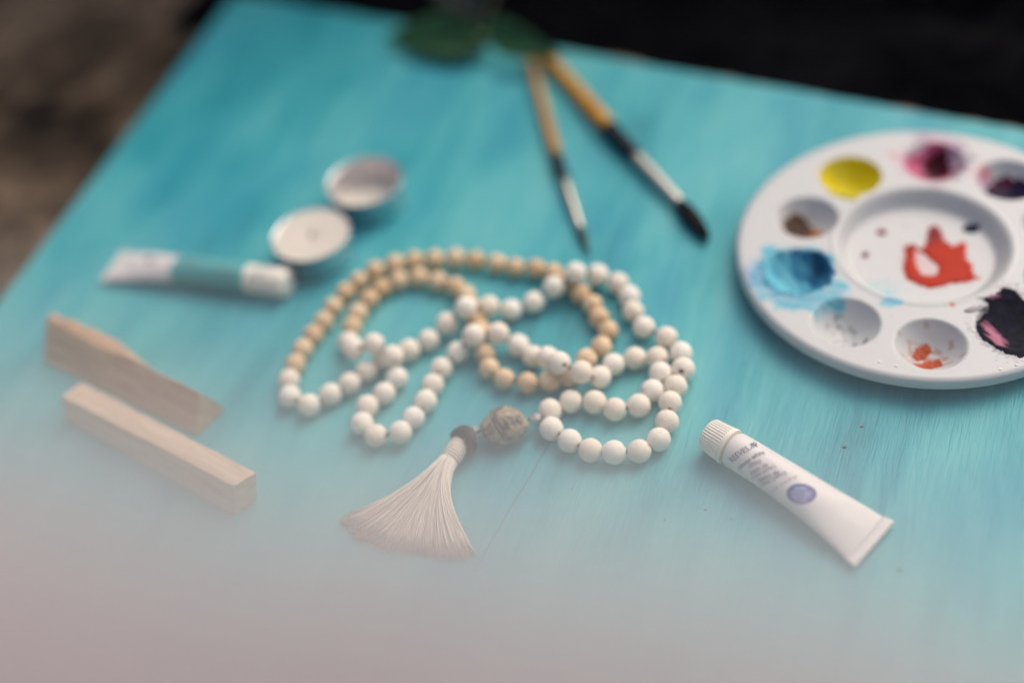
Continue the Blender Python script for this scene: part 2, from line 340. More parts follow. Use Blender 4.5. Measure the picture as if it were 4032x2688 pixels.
# guru stone
bm = bmesh.new(); bmesh.ops.create_icosphere(bm, subdivisions=5, radius=1)
facets = [Vector(rng.normal(size=3)).normalized() for _ in range(16)] + [Vector((.55, .45, .7)).normalized(), Vector((-.7, .3, .6)).normalized(), Vector((0, -.6, .75)).normalized(), Vector((.75, .62, .1)).normalized()]
fd = [rng.uniform(.80, .97) for _ in facets]; fd[-4:] = [.84, .80, .86, .86]
for v in bm.verts:
    d = v.co.normalized(); r = 1.0
    for fq, k in zip(facets, fd):
        cc = d.dot(fq)
        if cc > .2: r = min(r, k/cc) if k/cc < r else r
    r = r*.75 + .25 + .035*noise.noise(d*3) + .018*noise.noise(d*9)
    v.co = Vector((d.x*9.3, d.y*7.7, d.z*6.9))*r*MM
me = bpy.data.meshes.new('guru_stone'); bm.to_mesh(me); bm.free(); me.polygons.foreach_set('use_smooth', [True]*len(me.polygons)); me.materials.append(GURU)
obj('guru_stone', me, mala, loc=(-8.9, 293.2, 6.6), rot=Matrix.Rotation(-.10, 3, 'Z').to_quaternion())
def facet_bead(r, seed):
    bm = bmesh.new(); bmesh.ops.create_icosphere(bm, subdivisions=1, radius=r*MM)
    rr = random.Random(seed)
    for v in bm.verts: v.co *= rr.uniform(.88, 1.08)
    me = bpy.data.meshes.new('silver_bead'); bm.to_mesh(me); bm.free(); me.materials.append(SILVER); return me
for pos, r, s_ in ((G0, 2.4, 3), (G1 + Vector((-.6, .6, .3)), 1.95, 5)):
    o = obj('silver_bead', facet_bead(r, s_), mala, loc=pos)
mb = MB(); V = []
a, s, u = frame(Vector((-.95, -.25, .1)))
c0 = Vector((-19.0, 292.6, 3.4))
mb.tube([c0 + (s*math.cos(t) + u*math.sin(t))*1.0 for t in np.linspace(0, 2*math.pi, 17)], .42, 8)
obj('gold_ring', mb.mesh('gold_ring', GOLD), mala)
# dark curved disc
ax, s, u = frame(Vector((-.80, -.60, .12)))
V = []; F = []; R_, S_ = [0.7, 3.0, 5.0, 5.9, 6.1, 5.9, 5.0, 3.0, 0.7], [-1.7, -1.8, -1.8, -1.5, 0, 1.5, 1.8, 1.8, 1.7]; seg = 40
cd_ = Vector((-23.9, 290.6, 5.9))
for rr, ss in zip(R_, S_):
    for k in range(seg):
        a_ = 2*math.pi*k/seg; x, y = rr*math.cos(a_), rr*math.sin(a_)*(.93+.05*math.sin(3*a_))
        bend = .055*x*x - .02*y*y
        V.append(cd_ + s*x + u*y*.92 + ax*(ss + bend - .5))
F = [(i*seg+k, i*seg+(k+1) % seg, (i+1)*seg+(k+1) % seg, (i+1)*seg+k) for i in range(len(R_)) for k in range(seg) if i < len(R_)-1] + [((len(R_)-1)*seg+k, (len(R_)-1)*seg+(k+1) % seg, (k+1) % seg, k) for k in range(seg)]
V = [(v[0], v[1], max(v[2], .1)) for v in V]
obj('leather_disc', meshof('leather_disc', V, F, LEATHER), mala)
# tassel
TA, TB = Vector((-26.8, 289.2, 5.6)), Vector((-32.6, 282.2, 4.6)); td = (TB-TA).normalized(); _, ts, tu = frame(td)
tas = thing('tassel', (-30, 286, 0), None, None); tas.parent = mala; tas.location = Vector((-30, 286, 0))*MM - mala.location
mb = MB()
nr = 8
pts = []; L = (TB-TA).length
for i in range(nr*18+1):
    t = i/(nr*18); a_ = 2*math.pi*nr*t; r = 2.95 + .55*math.sin(math.pi*min(1, t*1.15)) + .22*t + .06*math.sin(i*1.7)
    pts.append(TA + td*(L*t) + (ts*math.cos(a_) + tu*math.sin(a_)*.92)*r)
mb.tube(pts, .5, 6)
mb.tube([TA, TA.lerp(TB, .5), TB - td*.8], [2.8, 3.1, 2.6], 20)
obj('neck_wrap', mb.mesh('neck_wrap', THREAD), tas)
mb = MB()                                           # short cut ends sticking out of the top of the neck
for i in range(150):
    a_ = rng.uniform(0, 6.28); r = 3.1*math.sqrt(rng.uniform(0, 1)); o = (ts*math.cos(a_) + tu*math.sin(a_))*r
    p0 = TA + o + td*.5; p1 = TA + o*1.12 - td*rng.uniform(.6, 1.7) + Vector(rng.normal(size=3)*.2)
    mb.tube([p0, p1], [.2, .1], 4)
obj('cut_ends', mb.mesh('cut_ends', THREAD), tas)
tips = [Vector(p) for p in [(-71.0, 269.5, 1), (-68.5, 265.5, 1), (-64.1, 259.5, 1), (-55.0, 254.4, 1), (-46.5, 251.2, 1), (-39.5, 248.4, 1), (-34.5, 246.0, 1), (-29.2, 245.6, 1)]]
def tipat(t):
    k = t*(len(tips)-1); j = min(len(tips)-2, int(k)); return tips[j].lerp(tips[j+1], k-j)
mb = MB(); tipw = []; tonew = []
NT = 480
for i in range(NT):
    t = (i+.5)/NT; t = .72*(round(t*42)/42) + .28*t + rng.normal()*.012; t = min(1, max(0, t + (rng.normal()*.03 if rng.random() < .3 else 0))); layer = rng.uniform(0, 1)
    tip = tipat(t) + Vector((rng.normal()*.9, rng.normal()*1.1, 0)); ang = (t-.5)*math.pi*.95
    h = layer
    side = -math.cos(math.pi*t)                    # -1 left .. 1 right across the neck
    p0 = TB + ts*(-side)*3.3*math.sqrt(max(.05, 1-(2*h-1)**2*.9)) + tu*(2*h-1)*3.2 - td*1.6
    # keep sides consistent: ts*... chosen so that the fan does not cross
    p1 = TB + td*9 + (p0-TB)*1.25; p1.z = 1.5 + 6.6*h
    mid = TB.lerp(tip, .55); ctr_ = TB + td*(mid-TB).length
    p2 = mid.lerp(ctr_, .28); p2.z = .8 + 4.6*h + rng.normal()*.3
    tip.z = .5 + 2.2*h*rng.uniform(.3, 1)
    pts = []
    K = 14
    wob = Vector((rng.normal()*.55, rng.normal()*.55, 0)); ph = rng.uniform(0, 6)
    for k in range(K+1):
        s_ = k/K; b0, b1, b2, b3 = (1-s_)**3, 3*s_*(1-s_)**2, 3*s_*s_*(1-s_), s_**3
        p = p0*b0 + p1*b1 + p2*b2 + tip*b3 + wob*math.sin(s_*5+ph)*s_; p.z = max(p.z, .38); pts.append(p)
    r = .30*rng.uniform(.8, 1.15); tone_ = max(0, rng.normal()*.25 - .05)
    n0 = len(mb.V); mb.tube(pts, [r]*K + [r*.75], 5); tipw += [k/K for k in range(K+1) for _ in range(5)]; tonew += [tone_]*(5*K+5)
    for _ in range(3):                              # the cut end frays into fine fibres
        e = pts[-1]; d = (pts[-1]-pts[-2]).normalized()
        q_ = e + (d + Vector(rng.normal(size=3)*.35))*rng.uniform(.6, 2.4); q_.z = max(.15, q_.z)
        n1 = len(mb.V); mb.tube([e - d*.4, q_], [.14, .06], 3); tipw += [1.3]*(len(mb.V)-n1); tonew += [tone_]*(len(mb.V)-n1)
for (x, y) in ((-28.7, 256.2), (-30.5, 258.4)):     # two stray threads
    n1 = len(mb.V); mb.tube([(-36, 268, 2), (-34, 261, 1), (-31.5, 257.5, .6), (x, y, .5)], [.3, .25, .2, .12], 5); tipw += [1.1]*(len(mb.V)-n1)
me = mb.mesh('threads', THREAD)
tonew = (tonew + [0]*len(me.vertices))[:len(me.vertices)]
at = me.attributes.new('tone', 'FLOAT', 'POINT'); at.data.foreach_set('value', tonew)
at = me.attributes.new('tip', 'FLOAT', 'POINT'); at.data.foreach_set('value', [min(1, max(0, (w-.82)/.3))*.75 for w in tipw])
tag(obj('threads', me, tas), kind='stuff')

# ------------------------------------------------------------------ paint tubes
def interp(x, xs, ys): return float(np.interp(x, xs, ys))
class Tube:
    "axis runs from the crimped end (t = 0) to the shoulder (t = T); local x = across, z = up"
    def __init__(s, crimp, axis, T, r0, wc, lean=0.0, seed=0):
        s.c = Vector((*crimp, 0)); s.a = Vector((*axis, 0)).normalized(); s.n = Vector((s.a.y, -s.a.x, 0)); s.T = T; s.r0 = r0; s.wc = wc; s.seed = seed
    def sec(s, t):
        k = min(1, max(0, t/s.T)); e = math.sin(min(1, k*1.12)*math.pi/2)**.85
        h = .55 + (s.r0-.55)*e; w = s.wc + (s.r0-s.wc)*(e**1.25)
        zc = max(h, 2.0 + (s.r0-2.0)*k) if k > .0 else 1.0
        zc = h + (1-k)*1.1
        return w, h, zc
    def at(s, t, phi, off=0):
        w, h, zc = s.sec(t); k = t/s.T
        x = (w+off)*math.sin(phi); z = (h+off)*math.cos(phi)
        if k < .75:
            z += (.35*noise.noise(Vector((t*.10, math.sin(phi)*1.3, s.seed))))*min(1, t/8)*(1-k)*3.0*abs(math.cos(phi))
        p = s.c + s.a*t + s.n*x; p.z = max(.05, zc + z)
        return p
    def body(s, t0, t1, nt=60, seg=56, caps=True):
        V = [s.at(t0 + (t1-t0)*i/nt, 2*math.pi*k/seg) for i in range(nt+1) for k in range(seg)]
        F = [(i*seg+k, i*seg+(k+1) % seg, (i+1)*seg+(k+1) % seg, (i+1)*seg+k) for i in range(nt) for k in range(seg)]
        return V, F
    def ring(s, prof, seg=56, ribs=0, rib=.0, ribz=None):
        "profile of (t, radius) beyond the shoulder round the axis"
        V = []
        for t, r in prof:
            for k in range(seg):
                a_ = 2*math.pi*k/seg; rr = r
                if ribs and ribz[0] <= t <= ribz[1]: rr = r + rib*(1 if (k*ribs*2//seg) % 2 else -1)*.5
                V.append(s.c + s.a*t + s.n*rr*math.sin(a_) + Vector((0, 0, s.r0 + rr*math.cos(a_))))
        n_ = len(prof)
        F = [(i*seg+k, i*seg+(k+1) % seg, (i+1)*seg+(k+1) % seg, (i+1)*seg+k) for i in range(n_-1) for k in range(seg)]
        F += [tuple((n_-1)*seg+k for k in range(seg))]
        return V, F
# --- white tube, near right
fr = Tube((104.6, 214.5), (-.6, .8), 58.7, 6.7, 11.2, seed=1)
tube = thing('paint_tube', (85, 240, 0), 'white paint tube with ribbed cap, violet lettering and a blue oval, nearest the right corner', 'paint tube')
V, F = fr.body(3.2, 57.4, 70)
seg = 56; base = len(V)
for t_, r_ in ((58.2, 6.45), (58.8, 6.0), (59.0, 4.2), (60.2, 4.0)):
    for k in range(seg):
        a_ = 2*math.pi*k/seg; V.append(fr.c + fr.a*t_ + fr.n*r_*math.sin(a_) + Vector((0, 0, 6.7 + r_*math.cos(a_))))
nrow = len(V)//seg
F = [(i*seg+k, i*seg+(k+1) % seg, (i+1)*seg+(k+1) % seg, (i+1)*seg+k) for i in range(nrow-1) for k in range(seg)]
obj('tube_body', meshof('tube_body', V, F, TUBEW), tube)
def crimp(tb, t1, thick, name='crimped_end'):
    V = []; nx = 24
    secs = [(-.05, thick*.6), (.15, thick), (t1-.6, thick), (t1, thick*.9), (t1+.5, tb.sec(t1)[1]*.95)]
    for t, h in secs:
        w = tb.sec(max(t, 0))[0] + .05
        zc = tb.sec(t1)[2]
        for k in range(nx+1): V.append(tb.c + tb.a*t + tb.n*(w*(2*k/nx-1)) + Vector((0, 0, zc + h)))
        for k in range(nx+1): V.append(tb.c + tb.a*t + tb.n*(w*(1-2*k/nx)) + Vector((0, 0, zc - h)))
    m_ = 2*(nx+1); F = [(i*m_+k, i*m_+(k+1) % m_, (i+1)*m_+(k+1) % m_, (i+1)*m_+k) for i in range(len(secs)-1) for k in range(m_)] + [tuple(range(m_))[::-1]]
    return V, F
V, F = crimp(fr, 3.2, .75); V = [(v[0], v[1], max(.1, v[2])) for v in V]
obj('crimped_end', meshof('crimped_end', V, F, TUBEW, False), tube)
V, F = fr.ring([(59.6, 3.9), (59.6, 6.75), (59.9, 6.95), (60.9, 6.95), (61.2, 6.6), (61.6, 6.6), (69.0, 6.0), (69.5, 5.75), (69.7, 5.2)], seg=144, ribs=36, rib=.32, ribz=(61.5, 69.1))
obj('screw_cap', meshof('screw_cap', V, F, CAPW, False), tube)
def lettering(tb, parent, txt, p0, p1, size, mat, off=.12, name='lettering'):
    "text laid on the tube from surface point p0 to p1, both (t, phi)"
    cu = bpy.data.curves.new('lettering', 'FONT'); cu.body = txt; cu.size = size; cu.align_x = 'CENTER'; cu.align_y = 'CENTER'; cu.resolution_u = 3
    ob = bpy.data.objects.new('tmp', cu); col.objects.link(ob); dg = bpy.context.evaluated_depsgraph_get()
    me = bpy.data.meshes.new_from_object(ob.evaluated_get(dg)); bpy.data.objects.remove(ob)
    bm = bmesh.new(); bm.from_mesh(me); bmesh.ops.triangulate(bm, faces=bm.faces)
    bmesh.ops.subdivide_edges(bm, edges=[e for e in bm.edges if e.calc_length() > .6], cuts=1)
    tc_, pc_ = (p0[0]+p1[0])/2, (p0[1]+p1[1])/2; w, h, _ = tb.sec(tc_); rr = (w+h)/2
    dx, dt = (p1[1]-p0[1])*rr, p1[0]-p0[0]; Ld = math.hypot(dx, dt); dx /= Ld; dt /= Ld
    xs_ = [v.co.x for v in bm.verts]; sx = Ld/(max(xs_)-min(xs_)); xm = (max(xs_)+min(xs_))/2
    for v in bm.verts:
        x, y = (v.co.x-xm)*sx, v.co.y
        v.co = tb.at(tc_ + x*dt + y*dx, pc_ + (x*dx - y*dt)/rr, off)*MM
    bm.to_mesh(me); bm.free(); me.materials.clear(); me.materials.append(mat)
    return obj(name, me, parent)
for txt, p0, p1, sz, mt in (('REEVES', (54.5, -1.18), (51.3, -.10), 3.1, INK), ('chinese white', (51.0, -1.40), (46.2, .22), 2.5, INK), ('(zinc)', (47.8, -.86), (44.9, -.32), 2.3, INKL), ('blanc de', (46.0, -1.18), (42.2, -.26), 2.2, INKL),
                            ('chine (zinc)', (45.2, -1.45), (39.9, -.10), 2.2, INKL), ('blanco de', (42.6, -1.32), (37.6, -.22), 2.3, INK), ('china (zinc)', (41.2, -1.48), (35.7, -.08), 2.2, INK), ('12 ml  0.4 fl oz', (36.6, -1.42), (32.0, .15), 1.35, INKL)):
    lettering(fr, tube, txt, p0, p1, sz, mt)
# small winged beast emblem beside the maker's name
mb = MB(); E_ = [((0, 0), (.5, .9)), ((.5, .9), (1.2, 1.1)), ((1.2, 1.1), (1.9, .7)), ((1.9, .7), (2.1, -.1)), ((.5, .9), (.2, 1.6)), ((.2, 1.6), (.9, 1.9)), ((.9, 1.9), (.8, 1.2)), ((1.2, 1.1), (1.5, 2.0)), ((1.5, 2.0), (2.1, 2.2)), ((1.9, .7), (2.5, 1.2)), ((2.5, 1.2), (2.3, 1.9)), ((0, 0), (-.5, -.5)), ((1.0, .9), (.9, 0)), ((.9, 0), (.5, -.6)), ((2.1, -.1), (1.7, -.7)), ((1.5, .6), (1.6, -.2))]
for (x0, y0), (x1, y1) in E_:
    l_ = math.hypot(x1-x0, y1-y0); nx_, ny_ = -(y1-y0)/l_*.17, (x1-x0)/l_*.17
    q_ = [(x0+nx_, y0+ny_), (x1+nx_, y1+ny_), (x1-nx_, y1-ny_), (x0-nx_, y0-ny_)]
    mb.add([fr.at(50.6 + b_*.9*.9 - a_*.4*.9, .02 + (a_*.9 + b_*.4)*1.15/6.7, .13) for a_, b_ in q_], [(0, 1, 2, 3)])
obj('emblem', mb.mesh('emblem', INK, False), tube)
OV = lambda a_, q_: (27.3 + q_*(-4.0*math.cos(a_) + 2.0*math.sin(a_)), -.44 + q_*(.435*math.cos(a_) + .39*math.sin(a_)))
V = [fr.at(27.3, -.44, .1)]; F = []; ng = 12; na = 48
for i in range(1, ng+1):
    for k in range(na): V.append(fr.at(*OV(2*math.pi*k/na, i/ng), .1))
F = [(0, 1+k, 1+(k+1) % na) for k in range(na)] + [(1+i*na+k, 1+i*na+(k+1) % na, 1+(i+1)*na+(k+1) % na, 1+(i+1)*na+k) for i in range(ng-1) for k in range(na)]
obj('blue_oval', meshof('blue_oval', V, F, BLUEINK), tube)
for txt, b_, hw in (('water', .5, .4), ('colour paint', .16, .68), ('aquarelle', -.2, .64), ('acuarela', -.56, .44)):
    cx_ = lambda u_: (27.3 - 4.0*u_ + 2.0*b_*1.1, -.44 + .435*u_ + .39*b_*1.1)
    lettering(fr, tube, txt, cx_(-hw), cx_(hw), 1.9, PALEINK, .22)
# --- far left tube, teal band and cream cap
fl = Tube((-173.0, 437.0), (.8966, -.4429), 72.6, 6.3, 9.9, seed=4)
tube2 = thing('paint_tube', (-135, 417, 0), 'white paint tube with a teal band and a wide cream cap, beside the candles', 'paint tube')
V, F = fl.body(2.6, 36.5, 40); obj('tube_body', meshof('tube_body', V, F, TUBEW), tube2)
V, F = crimp(fl, 2.6, .7); V = [(v[0], v[1], max(.1, v[2])) for v in V]; obj('crimped_end', meshof('crimped_end', V, F, TUBEW, False), tube2)
V, F = fl.body(36.5, 71.6, 40); seg = 56
for t_, r_ in ((72.4, 5.6), (72.6, 3.9), (74.4, 3.8)):
    for k in range(seg):
        a_ = 2*math.pi*k/seg; V.append(fl.c + fl.a*t_ + fl.n*r_*math.sin(a_) + Vector((0, 0, 6.3 + r_*math.cos(a_))))
nrow = len(V)//seg; F = [(i*seg+k, i*seg+(k+1) % seg, (i+1)*seg+(k+1) % seg, (i+1)*seg+k) for i in range(nrow-1) for k in range(seg)]
obj('teal_band', meshof('teal_band', V, F, TEALBAND), tube2)
V, F = fl.ring([(73.0, 3.6), (73.0, 6.0), (73.5, 6.35), (76.0, 6.35), (76.3, 5.9), (76.9, 5.9), (77.2, 6.25), (91.2, 6.25), (92.4, 5.7), (92.7, 4.8)], seg=72)
obj('screw_cap', meshof('screw_cap', V, F, CAPW), tube2)
def patch(tb, parent, t, phi, rt_, rp, mat, name, off=.07, seed=0):
    V = [tb.at(t, phi, off)]; na = 28; ng = 5
    for i in range(1, ng+1):
        for k in range(na):
            a_ = 2*math.pi*k/na; j = 1 + .25*noise.noise(Vector((math.cos(a_)*1.5, math.sin(a_)*1.5, seed)))
            V.append(tb.at(t + rt_*j*i/ng*math.sin(a_), phi + rp*j*i/ng*math.cos(a_), off))
    F = [(0, 1+k, 1+(k+1) % na) for k in range(na)] + [(1+i*na+k, 1+i*na+(k+1) % na, 1+(i+1)*na+(k+1) % na, 1+(i+1)*na+k) for i in range(ng-1) for k in range(na)]
    obj(name, meshof(name, V, F, mat), parent)
patch(fl, tube2, 22.0, -.12, 2.3, .22, INK, 'dark_emblem', seed=2)
for t_, p_, a_, b_ in ((44, .05, 3.6, .2), (49, .2, 3, .14), (62, .35, 3.5, .12), (66, .5, 1.5, .3)):
    patch(fl, tube2, t_, p_, a_, b_, Mat('faded_teal', g(112, 156, 158), .5).m, 'pale_print', seed=t_)

# ------------------------------------------------------------------ tealights
def tealight(name, x, y, R, H, wax, label):
    t = thing(name, (x, y, 0), label, 'tealight', 'tealight cups side by side')
    prof = [(.01, 0.0), (R-1.6, 0.0), (R-.7, .5), (R-.45, 1.5), (R-.15, H-1.0), (R+.35, H-.3), (R+.45, H), (R+.2, H+.12), (R-.3, H-.3)]
    inner = [(R-.3, H-.3), (R-.55, H-1.5), (R-.85, 1.8), (R-1.4, .9), (R-2.4, .5), (.01, .45)]
    V, F = lathe(prof, 72)
    V = [(a*(1+.004*noise.noise(Vector((a/4, b/4, c/3)))), b, c) for a, b, c in V]
    obj('metal_cup', meshof('metal_cup', V, F, ALU), t, loc=(x, y, 0))
    V, F = lathe(inner, 72); obj('inner_wall', meshof('inner_wall', V, F, FROST), t, loc=(x, y, 0))
    if wax:
        V, F = lathe([(.01, H-2.0), (1.6, H-1.9), (4.5, H-1.35), (10, H-1.0), (R-2.4, H-.75), (R-.9, H-.45), (R-.42, H-.35), (R-.6, 2)], 64)
        obj('wax', meshof('wax', V, F, WAX), t, loc=(x, y, 0))
        mb = MB(); mb.tube([(0, 0, H-2.2), (.2, .1, H-.6), (1.1, .5, H+.7), (2.0, .9, H+.9)], [.75, .7, .65, .5], 8)
        obj('wick', mb.mesh('wick', WICK), t, loc=(x, y, 0))
    else:
        V, F = lathe([(.01, .9), (R-3.2, .9), (R-2.0, 1.3), (R-1.3, 2.6), (R-1.2, 2.5)], 64)
        obj('wax_residue', meshof('wax_residue', V, F, WAX), t, loc=(x, y, 0))
    return t
tealight('tealight', -77.6, 417.0, 17.2, 13.5, True, 'full tealight candle with cream wax and a short wick')
tealight('tealight', -51.7, 446.8, 17.2, 13.5, False, 'empty shiny metal tealight cup, the farther of the two')

# ------------------------------------------------------------------ wooden sticks
def prism(rings, mat, name, parent=None, sub=0):
    "rings: list of equal closed polygons"
    n = len(rings[0]); V = [p for r_ in rings for p in r_]
    F = [(i*n+k, i*n+(k+1) % n, (i+1)*n+(k+1) % n, (i+1)*n+k) for i in range(len(rings)-1) for k in range(n)] + [tuple(range(n))[::-1], tuple((len(rings)-1)*n+k for k in range(n))]
    me = meshof(name, V, F, mat, False); bm = bmesh.new(); bm.from_mesh(me); bmesh.ops.recalc_face_normals(bm, faces=bm.faces)
    bmesh.ops.bevel(bm, geom=[e for e in bm.edges if len(e.link_faces) == 2 and e.calc_face_angle() > .5], offset=.0003, segments=1, affect='EDGES'); bm.to_mesh(me); bm.free()
    return me
# split stick: upright front face, wavy worn top
ux, uy, nx_, ny_ = .755, -.655, .655, .755
prof_t = [0, .12, .28, .40, .47, .54, .62, .72, .85, 1.0]
top_z = [16.4, 16.9, 16.2, 15.2, 15.6, 17.6, 17.8, 17.4, 17.2, 17.0]
top_n = [10.6, 10.2, 10.0, 10.0, 9.8, 9.6, 9.5, 9.4, 9.4, 9.4]
top_w = [4.2, 5.2, 5.8, 6.3, 5.2, 3.6, 1.4, .6, .4, .3]
back_n = [17, 18, 19, 19, 18, 17, 16, 15.5, 15.5, 15.7]
rings = []; NN = 48
for i in range(NN+1):
    t_ = i/NN; I_ = lambda q: float(np.interp(t_, prof_t, q))
    x, y = -199.5 + 69.5*t_, 385.0 - 60.3*t_
    w_ = .9*noise.noise(Vector((i*.5, 0, 0))) + .5*noise.noise(Vector((i*1.3, 0, 5))); w2_ = 2.2*noise.noise(Vector((i*.45, 4, 0)))*I_(top_w)/6
    n1, n2, nbk, h = I_(top_n), I_(top_n)+I_(top_w)+w2_, I_(back_n), I_(top_z)+w_*.5
    P3 = lambda al, nn, z: (x + ux*al + nx_*nn, y + uy*al + ny_*nn, z)
    al = 1.6*max(0, t_-.97)/.03
    rings.append([P3(0, 0, 0), P3(0, n1*.5, h*.5), P3(0, n1, h), P3(0, (n1+n2)/2, h+.25), P3(0, n2, h-.3+w_), P3(al, (n2+nbk)/2+1, h*.45), P3(al, nbk, 0)])
s1 = obj('wooden_stick', prism(rings, STICK, 'wooden_stick'))
tag(s1, 'light brown split wooden stick with a pointed right end, behind the pale squared stick', 'wooden stick')
rings = []
for i in range(41):
    t_ = i/40; L_ = lambda a, b: Vector(a).lerp(Vector(b), t_)
    bf, bb = L_((-186.1, 349.0, 0), (-113.9, 281.7, 0)), L_((-178.5, 356.0, 0), (-105.3, 286.6, 0))
    tf, tb_ = L_((-183.0, 350.4, 12.0), (-109.9, 284.4, 13.8)), L_((-175.6, 356.6, 12.0), (-101.5, 288.8, 13.6))
    w_ = .3*noise.noise(Vector((i*.25, 9, 0))); w2 = .35*noise.noise(Vector((i*.4, 3, 0)))
    if i == 0: tb_ = tb_ + Vector((.8, -.6, -.3)); tf = tf + Vector((.3, -.2, 0))
    tf = tf + Vector((.65, .75, .5))*w_; tb_ = tb_ + Vector((.65, .75, .2))*w2
    rings.append([tuple(bf), tuple(bf.lerp(tf, .5)), tuple(tf), tuple(tf.lerp(tb_, .5)+Vector((0, 0, .12))), tuple(tb_), tuple(bb)])
s2 = obj('wooden_stick', prism(rings, STICK2, 'wooden_stick'))
tag(s2, 'pale squared wooden stick lying flat, nearest the lower left of the board', 'wooden stick')

# ------------------------------------------------------------------ brushes
def brush(name, pts, rad_handle, label, hmat, hair):
    "pts: butt, handle end, collar end, ferrule end, tip (all as axis points)"
    t = thing(name, (pts[0][0], pts[0][1], 0), label, 'paintbrush')
    p = [Vector(q) for q in pts]
    def seg_(a, b, ra, n=10): 
        return [a.lerp(b, i/n) for i in range(n+1)], [float(np.interp(i/n, np.linspace(0, 1, len(ra)), ra)) for i in range(n+1)]
    for nm, a, b, ra, mt in (('handle', p[0], p[1], rad_handle[0], hmat), ('collar', p[1], p[2], rad_handle[1], LACQ), ('ferrule', p[2], p[3], rad_handle[2], FERR)):
        P_, R_ = seg_(a, b, ra); mb = MB()
        mb.tube([P_[0] - (b-a).normalized()*.35*ra[0]] + P_ if nm == 'handle' else P_, ([ra[0]*.6] + R_) if nm == 'handle' else R_, 20)
        if nm == 'ferrule':
            d = (b-a).normalized(); _, s_, u_ = frame(d)
            for k in (.12, .2):
                c_ = a.lerp(b, k); rr = float(np.interp(k, [0, 1], [ra[0], ra[-1]]))
                mb.tube([c_ + (s_*math.cos(q) + u_*math.sin(q))*rr for q in np.linspace(0, 2*math.pi, 25)], .22, 6)
        obj(nm, mb.mesh(nm, mt), t)
    d = (p[4]-p[3]); mb = MB(); _, s_, u_ = frame(d); rb = rad_handle[3]
    P_, R_ = seg_(p[3] - d*.02, p[4], rb, 12); mb.tube(P_, R_, 16)
    for i in range(220):
        a_ = rng.uniform(0, 6.28); pts_ = [P_[k] + (s_*math.cos(a_) + u_*math.sin(a_))*R_[k]*1.0 for k in (0, 3, 6, 9, 12)]
        e = pts_[-1] + d.normalized()*rng.uniform(-.8, .7); e.z = max(.2, e.z); pts_[-1] = e; mb.tube(pts_, [.12, .12, .12, .1, .04], 3)
    tag(obj('bristles', mb.mesh('bristles', hair), t))
    return t
brush('paintbrush', [(44.0, 540.5, 3.6), (65.0, 461.5, 4.1), (72.0, 438.6, 3.6), (84.2, 399.5, 3.0), (89.8, 375.0, 2.8)], ([3.0, 3.2, 3.8, 4.1], [4.1, 4.0, 3.5], [3.2, 3.3, 3.0, 2.5], [2.5, 3.5, 3.6, 2.9, .9]),
      'thick paintbrush with orange handle, navy collar and round black bristles', HANDLE, HAIR)
brush('paintbrush', [(37.8, 534, 2.4), (37.6, 449, 2.9), (37.9, 432.0, 2.6), (39.2, 397.0, 2.1), (39.6, 381.5, 1.3)], ([2.4, 2.5, 2.8, 2.9], [2.9, 2.8, 2.6], [2.4, 2.45, 2.2, 1.7], [1.7, 1.8, 1.4, .8, .2]),
      'thin paintbrush with pale brown handle and a fine pointed tip, left of the thick brush', HANDLE2, HAIR2)

# ------------------------------------------------------------------ leafy sprig over the brush ends
def leaf_mesh(base, tip, wdir, w, curl, mat, name='leaf', tooth=.06):
    base = Vector(base); tip = Vector(tip); wdir = Vector(wdir).normalized(); ax_ = (tip-base); nrm = ax_.normalized().cross(wdir).normalized()
    if nrm.z < 0: nrm = -nrm
    V = []; nl, nw = 22, 10
    for i in range(nl+1):
        s_ = i/nl; ww = w*1.08*(math.sin(math.pi*min(1, s_**.72))**.95)*(1-.2*s_) * (1 + tooth*math.sin(i*2.9))
        if i == nl or i == 0: ww = .15
        for k in range(nw+1):
            q_ = 2*k/nw-1
            V.append(base + ax_*s_ + wdir*ww*q_ + nrm*(curl*math.sin(math.pi*s_) + .22*abs(q_)*ww - .03*ww*math.cos(8*math.pi*s_)*abs(q_)) )
    F = [(i*(nw+1)+k, i*(nw+1)+k+1, (i+1)*(nw+1)+k+1, (i+1)*(nw+1)+k) for i in range(nl) for k in range(nw)]
    me = meshof(name, V, F, mat)
    bm = bmesh.new(); bm.from_mesh(me); gg = bmesh.ops.solidify(bm, geom=bm.faces[:], thickness=.00025); bm.to_mesh(me); bm.free()
    me.polygons.foreach_set('use_smooth', [True]*len(me.polygons)); return me
sp = thing('leafy_sprig', (15, 552, 10), 'dark green leafy sprig hanging over the ends of the paintbrushes', 'sprig')
obj('leaf', leaf_mesh((19, 547, 8), (-36, 577, 5), (.15, .80, .42), 14.0, 1.5, LEAF), sp)
obj('leaf', leaf_mesh((17, 554, 11), (53, 516, 12), (.1, .80, .45), 11.0, 1.5, LEAF), sp)
obj('leaf', leaf_mesh((17, 560, 16), (-8, 602, 20), (.8, .3, .2), 9, 2.0, DLEAF), sp)
mb = MB(); mb.tube([(14, 545, 7), (17, 551, 9), (19, 562, 10), (30, 600, 6), (50, 640, 2), (66, 690, -20), (74, 712, -46)], [1.0, 2.2, 1.4, 1.5, 1.9, 2.3, 2.5], 10)
obj('stem', mb.mesh('stem', DSTEM), sp)
mb = MB(); mb.blob((17, 551, 9.5), (3.0, 2.6, 2.2), 10, 8); obj('bud', mb.mesh('bud', STEM), sp)

